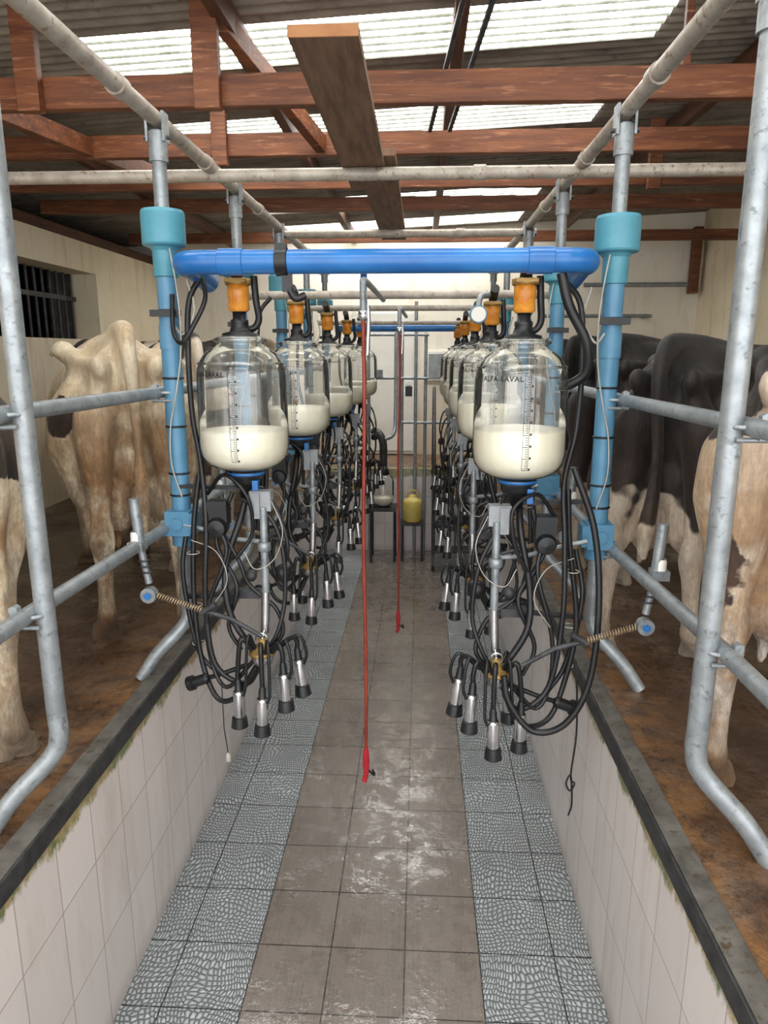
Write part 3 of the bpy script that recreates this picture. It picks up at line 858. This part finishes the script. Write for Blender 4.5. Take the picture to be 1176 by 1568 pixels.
# ------------------------------------------------------------------ cows
def cow_base():
    mb = MB(); k = M['white']
    secs = [(-0.01, 1.25, 1.08, .05, .5), (0.03, 1.275, .95, .125, .35), (.10, 1.30, .84, .19, .3), (.22, 1.315, .74, .235, .22), (.42, 1.33, .66, .25, .18), (.62, 1.325, .59, .262, .22), (.85, 1.315, .53, .30, .32),
            (1.08, 1.315, .50, .305, .34), (1.3, 1.31, .50, .27, .36), (1.5, 1.33, .53, .215, .45), (1.64, 1.30, .60, .17, .45), (1.74, 1.2, .72, .11, .4)]
    seg = 28; vs = []; fs = []
    for (y, zt, zb, hw, kk) in secs:
        cz = (zt+zb)/2; hh = (zt-zb)/2
        for j in range(seg):
            a = 2*math.pi*j/seg
            c, s = math.cos(a), math.sin(a)
            x = hw*math.copysign(abs(c)**0.8, c); z = hh*math.copysign(abs(s)**0.9, s)
            if s > 0: x *= (1-kk*s*s)
            vs.append((x, y, cz+z))
    n = len(secs)
    for i in range(n-1):
        for j in range(seg):
            j2 = (j+1) % seg
            fs.append((i*seg+j, (i+1)*seg+j, (i+1)*seg+j2, i*seg+j2))
    fs.append(tuple(range(seg))); fs.append(tuple((n-1)*seg+j for j in reversed(range(seg))))
    mb.add(vs, fs, k)
    for s in (-1, 1):
        mb.ell((s*.218, .47, 1.25), (.05, .08, .045), k)
        mb.ell((s*.105, .0, 1.185), (.042, .05, .055), k)
        mb.tube([(s*.205, .50, 1.235), (s*.16, .25, 1.205), (s*.10, .03, 1.185)], .045, k, 12, sm=4)
        mb.tube([(s*.13, .20, 1.12), (s*.165, .22, .98), (s*.18, .24, .84), (s*.175, .20, .70), (s*.16, .10, .57), (s*.155, .035, .48)], [.10, .155, .155, .115, .07, .052], k, 18, sm=4)
        mb.tube([(s*.10, .05, 1.16), (s*.145, .06, 1.0), (s*.16, .075, .82), (s*.16, .05, .66), (s*.155, .0, .52), (s*.155, -.012, .47)], [.05, .085, .085, .06, .032, .03], k, 14, sm=4)
        mb.tube([(s*.20, .35, 1.0), (s*.22, .42, .82), (s*.19, .34, .70), (s*.165, .18, .6)], [.09, .11, .09, .06], k, 14, sm=4)
        mb.tube([(s*.155, .02, .53), (s*.155, .005, .45), (s*.155, .01, .38), (s*.158, .015, .26), (s*.16, .012, .17), (s*.162, .015, .125), (s*.165, .04, .08), (s*.166, .055, .055)], [.050, .054, .041, .034, .036, .045, .038, .046], k, 14, sm=3)
        mb.ell((s*.155, -.03, .475), (.028, .032, .047), k)
        mb.ell((s*.15, -.015, .13), (.016, .016, .02), k)
        for q in (-1, 1):
            mb.tube([(s*.166+q*.026, .05, .08), (s*.166+q*.03, .07, .03), (s*.166+q*.032, .078, 0.0)], [.028, .034, .038], k, 12)
        mb.tube([(s*.15, 1.42, 1.0), (s*.185, 1.40, .8), (s*.175, 1.36, .66), (s*.16, 1.38, .5), (s*.155, 1.40, .41)], [.10, .11, .085, .055, .046], k, 14, sm=3)
        mb.tube([(s*.155, 1.40, .45), (s*.155, 1.405, .39), (s*.155, 1.40, .26), (s*.155, 1.40, .16), (s*.156, 1.40, .12), (s*.158, 1.43, .06)], [.048, .050, .034, .035, .042, .044], k, 14, sm=3)
        for q in (-1, 1):
            mb.tube([(s*.158+q*.024, 1.435, .08), (s*.158+q*.028, 1.45, .03), (s*.158+q*.03, 1.455, 0.0)], [.028, .033, .036], k, 12)
        mb.tube([(s*.09, 2.13, 1.25), (s*.17, 2.12, 1.26), (s*.24, 2.13, 1.22)], [.02, .038, .014], k, 10, sm=3)
        mb.ell((s*.078, .19, .60), (.085, .12, .16), k)
        mb.ell((s*.07, .43, .61), (.08, .13, .13), k)
        mb.tube([(s*.08, .16, .49), (s*.085, .14, .39)], [.022, .016], k, 10)
        mb.tube([(s*.075, .42, .50), (s*.08, .42, .42)], [.022, .015], k, 10)
    mb.ell((0, .20, .76), (.12, .13, .15), k)
    mb.tube([(0, 1.6, 1.3), (0, 1.2, 1.315), (0, .8, 1.32), (0, .4, 1.335), (0, .12, 1.335), (0, 0.0, 1.32), (0, -.05, 1.27)], [.03, .022, .025, .035, .042, .040, .034], k, 12, sm=4)
    mb.tube([(0, 0.0, 1.31), (0, -.055, 1.25), (.004, -.067, 1.1), (.01, -.062, .95), (.012, -.058, .82), (.01, -.06, .7), (.0, -.065, .58), (-.005, -.06, .46)], [.038, .034, .027, .023, .022, .030, .038, .018], k, 12, sm=4)
    mb.tube([(0, 1.45, 1.05), (0, 1.7, 1.08), (0, 1.92, 1.15), (0, 2.08, 1.2)], [.23, .17, .12, .10], k, 18, sm=4)
    mb.tube([(0, 1.6, .95), (0, 1.85, 1.0), (0, 2.0, 1.1)], [.12, .07, .06], k, 12, sm=3)
    mb.tube([(0, 2.03, 1.23), (0, 2.12, 1.22), (0, 2.24, 1.13), (0, 2.36, 1.03), (0, 2.44, .96), (0, 2.48, .93)], [.085, .115, .09, .072, .078, .05], k, 18, sm=3)
    mb.tube([(0, 2.1, 1.12), (0, 2.25, 1.03), (0, 2.4, .94)], [.06, .05, .045], k, 12)
    for s in (-1, 1):
        mb.ell((s*.085, 2.19, 1.19), (.03, .035, .028), k)
    o = mb.build('cow_tmp')
    md = o.modifiers.new('r', 'REMESH'); md.mode = 'VOXEL'; md.voxel_size = 0.0115; md.use_smooth_shade = True
    sm = o.modifiers.new('s', 'SMOOTH'); sm.factor = 0.5; sm.iterations = 8
    dg = bpy.context.evaluated_depsgraph_get()
    me = bpy.data.meshes.new_from_object(o.evaluated_get(dg))
    bpy.data.objects.remove(o)
    n = len(me.vertices)
    co = np.zeros(n*3); me.vertices.foreach_get('co', co); co = co.reshape(-1, 3)
    def push(c, rad, d):
        w = np.exp(-(((co-np.array(c))/np.array(rad))**2).sum(1))
        co[:] += w[:, None]*np.array(d)
    for s in (-1, 1):
        push((s*.12, .24, 1.30), (.05, .14, .08), (0, 0, -.065))
        push((s*.06, .02, 1.28), (.03, .09, .05), (0, .03, -.04))
        push((s*.17, .10, 1.10), (.06, .1, .07), (-s*.035, .03, 0))
        push((s*.19, .64, 1.24), (.06, .08, .1), (-s*.03, 0, -.03))
        push((s*.25, .64, 1.0), (.1, .1, .14), (-s*.05, 0, 0))
        push((s*.055, .0, 1.16), (.03, .06, .08), (0, .05, -.01))
        push((s*.25, .12, .86), (.05, .1, .2), (-s*.02, .0, 0))
        push((s*.24, .05, .68), (.05, .1, .12), (-s*.02, .02, 0))
        push((s*.03, .0, .9), (.03, .08, .18), (0, .05, 0))
        for yy_ in (.78, .9, 1.02, 1.14):
            push((s*.3, yy_, .9), (.06, .022, .2), (-s*.008, 0, 0))
    co[:, 2] = np.maximum(co[:, 2]*1.004-0.002, 0.0)
    me.vertices.foreach_set('co', co.reshape(-1)); me.update()
    nf = len(me.polygons)
    ce = np.zeros(nf*3); me.polygons.foreach_get('center', ce); ce = ce.reshape(-1, 3)
    mi = np.zeros(nf, dtype=np.int32)
    ax = np.abs(ce[:, 0])
    ud = (ax < .13) & (ce[:, 1] > 0.05) & (ce[:, 1] < .58) & (ce[:, 2] < .78) & (ce[:, 2] > .34) & ~((ax > .10) & (ce[:, 1] < .12))
    mi[ud] = 1
    mi[(ax < .045) & (ce[:, 1] < .07) & (ce[:, 1] > -0.03) & (ce[:, 2] < 1.16) & (ce[:, 2] > 1.03)] = 1
    mi[(ce[:, 2] < .05)] = 2
    mi[(((ce-np.array((0, 2.47, .94)))**2).sum(1) < .05**2)] = 2
    e = ce.copy(); e[:, 0] = ax
    mi[(((e-np.array((.11, 2.195, 1.195)))**2).sum(1) < .018**2)] = 2
    me.polygons.foreach_set('material_index', mi)
    me.polygons.foreach_set('use_smooth', np.ones(nf, dtype=bool))
    me.materials.clear()
    return me
cow_me = cow_base()

def coat(name, base, base2, dark, patches=(), thr=None, seed=0, scale=1.7, legz=0.80, dirt=0.6, dirtcol='#5c3f27', warm=None):
    m, nt, b = new_mat(name)
    v = objco(nt)
    s = nd(nt, 'ShaderNodeSeparateXYZ', {0: v})
    bc = ramp(nt, noise(nt, v, 5, 5, 0.65), [(0.35, C(base)), (0.65, C(base2))])
    if warm:
        wn = noise(nt, mapping(nt, v, (1, 1, 1), (seed, 0, seed)), 3.0, 5, 0.65)
        zw = nd(nt, 'ShaderNodeMapRange', {0: s.outputs['Z'], 1: 1.2, 2: 0.7, 3: 0.35, 4: 0.95}).outputs[0]
        bc = mixc(nt, mth(nt, 'MULTIPLY', ramp(nt, wn, [(0.42, g(0)), (0.56, g(1.0))]), zw), bc, C(warm))
    jig = mth(nt, 'ADD', mth(nt, 'MULTIPLY', noise(nt, v, 5, 3), 0.22), mth(nt, 'MULTIPLY', noise(nt, v, 45, 2), 0.03))
    jig = mth(nt, 'ADD', jig, -0.125)
    fac = None
    if thr is not None:
        pn = noise(nt, mapping(nt, v, (1, 1, 1), (seed*3.1, seed*1.7, seed*0.9)), scale, 1.5, 0.5)
        pn = mth(nt, 'MULTIPLY_ADD', jig, 0.3, pn)
        fac = ramp(nt, pn, [(thr, g(0)), (thr+0.018, g(1))])
        n3 = noise(nt, v, 4, 2)
        zz = mth(nt, 'MULTIPLY_ADD', n3, 0.5, s.outputs['Z'])
        zz = nd(nt, 'ShaderNodeMapRange', {0: zz, 1: legz, 2: legz+0.02}).outputs[0]
        fac = mixc(nt, 1.0, fac, zz, 'MULTIPLY')
    for (c, r) in patches:
        d = nd(nt, 'ShaderNodeVectorMath', {0: v, 1: c}, operation='DISTANCE').outputs['Value']
        d = mth(nt, 'ADD', d, jig)
        f = nd(nt, 'ShaderNodeMapRange', {0: d, 1: r, 2: r-0.008, 3: 0.0, 4: 1.0}).outputs[0]
        fac = f if fac is None else mth(nt, 'MAXIMUM', fac, f)
    col = mixc(nt, fac, bc, C(dark))
    dn = noise(nt, mapping(nt, v, (1.5, 1.5, 0.7)), 8, 6, 0.75)
    dz = nd(nt, 'ShaderNodeMapRange', {0: s.outputs['Z'], 1: 1.25, 2: 0.45, 3: 0.25, 4: 1.0}).outputs[0]
    df_ = mth(nt, 'MULTIPLY', ramp(nt, dn, [(0.40, g(0.12)), (0.56, g(1))]), dz)
    df_ = mth(nt, 'MULTIPLY', df_, dirt)
    col = mixc(nt, df_, col, C(dirtcol))
    lowd = nd(nt, 'ShaderNodeMapRange', {0: s.outputs['Z'], 1: 0.42, 2: 0.05, 3: 0.0, 4: 0.85}).outputs[0]
    col = mixc(nt, mth(nt, 'MULTIPLY', lowd, min(1.0, dirt+0.2)), col, C('#46321f'))
    hair = noise(nt, mapping(nt, v, (1, 1, 0.25)), 80, 4, 0.7)
    col = mixc(nt, 0.45, col, ramp(nt, hair, [(0.35, g(0.28)), (0.65, g(0.65))]), 'OVERLAY')
    nt.links.new(col, b.inputs['Base Color'])
    b.inputs['Roughness'].default_value = 0.6
    b.inputs['Sheen Weight'].default_value = 0.08
    bump(nt, b, hair, 0.7, 0.007)
    return m
M['udder'] = noisy('udder_skin', '#c08270', '#d6a08e', 8, 0.5, 0, 0.1, c3='#a96e5c')
M['hoof'] = noisy('hoof_horn', '#241d18', '#40342a', 14, 0.5)
cream = coat('coat_cream', '#dac6a2', '#ece0c6', '#171515', [((-.24, .12, .95), .07), ((.1, 2.1, 1.2), .3), ((.2, 1.3, .9), .3)], warm='#9d7345', seed=2.0, dirt=0.8)
creamblack = coat('coat_cream_black', '#dac8a8', '#eadfc6', '#161515', [((.27, .12, 1.04), .20), ((-.2, .6, 1.1), .3), ((.1, 2.2, 1.1), .35), ((.2, 1.3, 1.1), .3)], warm='#a87f52', seed=5.0, dirt=0.65)
black = coat('coat_black', '#cdb9a0', '#e2d6c4', '#121213', thr=0.20, seed=2.2, legz=0.86, dirt=0.35)
black2 = coat('coat_black_dark', '#cdb9a0', '#e2d6c4', '#121213', thr=0.30, seed=4.4, legz=0.75, dirt=0.35)
blackwhite = coat('coat_black_white', '#d6c6ae', '#e6dccc', '#141313', thr=0.42, seed=5.1, dirt=0.5)
whiteblack = coat('coat_white_black', '#dfd0ba', '#eee5d8', '#141313', [((-.14, .22, 1.28), .30), ((.1, .5, 1.25), .35), ((-.22, .0, .66), .10), ((-.25, 1.1, .9), .38), ((0, 2.1, 1.2), .35)], warm='#b8946c', seed=7.0, dirt=0.6)
def cow(x, y, side, mat, ang=34, st=0.03, sc=0.96):
    me = cow_me.copy(); me.name = 'dairy_cow'
    n = len(me.vertices)
    co = np.zeros(n*3); me.vertices.foreach_get('co', co); co = co.reshape(-1, 3)
    w = np.clip((0.85-co[:, 2])/0.85, 0, 1)
    hind = np.where(co[:, 1] < 0.85, 1.0, -1.0)
    leg = np.clip((np.abs(co[:, 0])-0.03)/0.08, 0, 1)*np.sign(co[:, 0])
    co[:, 1] += st*leg*w*hind
    co *= sc
    me.vertices.foreach_set('co', co.reshape(-1)); me.update()
    for mm in (mat, M['udder'], M['hoof']):
        me.materials.append(mm)
    return inst(me, 'dairy_cow', (x, y, ZP), rz=-side*math.radians(ang))
cow(-1.12, 1.70, -1, creamblack, 36, 0.05, 0.97)
cow(-0.985, 2.78, -1, cream, 29, -0.05, 0.97)
cow(-1.05, 3.85, -1, blackwhite, 33, 0.06)
cow(-1.06, 4.90, -1, black, 34, -0.05)
cow(-1.06, 5.95, -1, cream, 34, 0.05)
cow(1.09, 1.69, 1, whiteblack, 36, -0.05, 0.95)
cow(1.07, 2.70, 1, black, 40, 0.10, 0.93)
cow(1.12, 3.75, 1, black2, 40, -0.06, 0.95)
cow(1.16, 4.80, 1, black, 36, 0.05)
cow(1.16, 5.85, 1, whiteblack, 36)

# ------------------------------------------------------------------ light + camera
w = bpy.data.worlds.new('world'); scene.world = w; w.use_nodes = True
bg = w.node_tree.nodes['Background']
bg.inputs['Color'].default_value = (0.97, 0.98, 1.0, 1)
bg.inputs['Strength'].default_value = 1.9

cam = bpy.data.cameras.new('camera')
cam.sensor_fit = 'VERTICAL'; cam.sensor_height = 36; cam.lens = 24.75
cam.clip_start = 0.02
co_ = bpy.data.objects.new('camera', cam); COL.objects.link(co_)
co_.location = (0.166, 0, 2.11)
co_.rotation_euler = (math.radians(90-12.8), 0, math.radians(2.9))
scene.camera = co_
scene.view_settings.view_transform = 'Standard'
scene.view_settings.exposure = 1.0
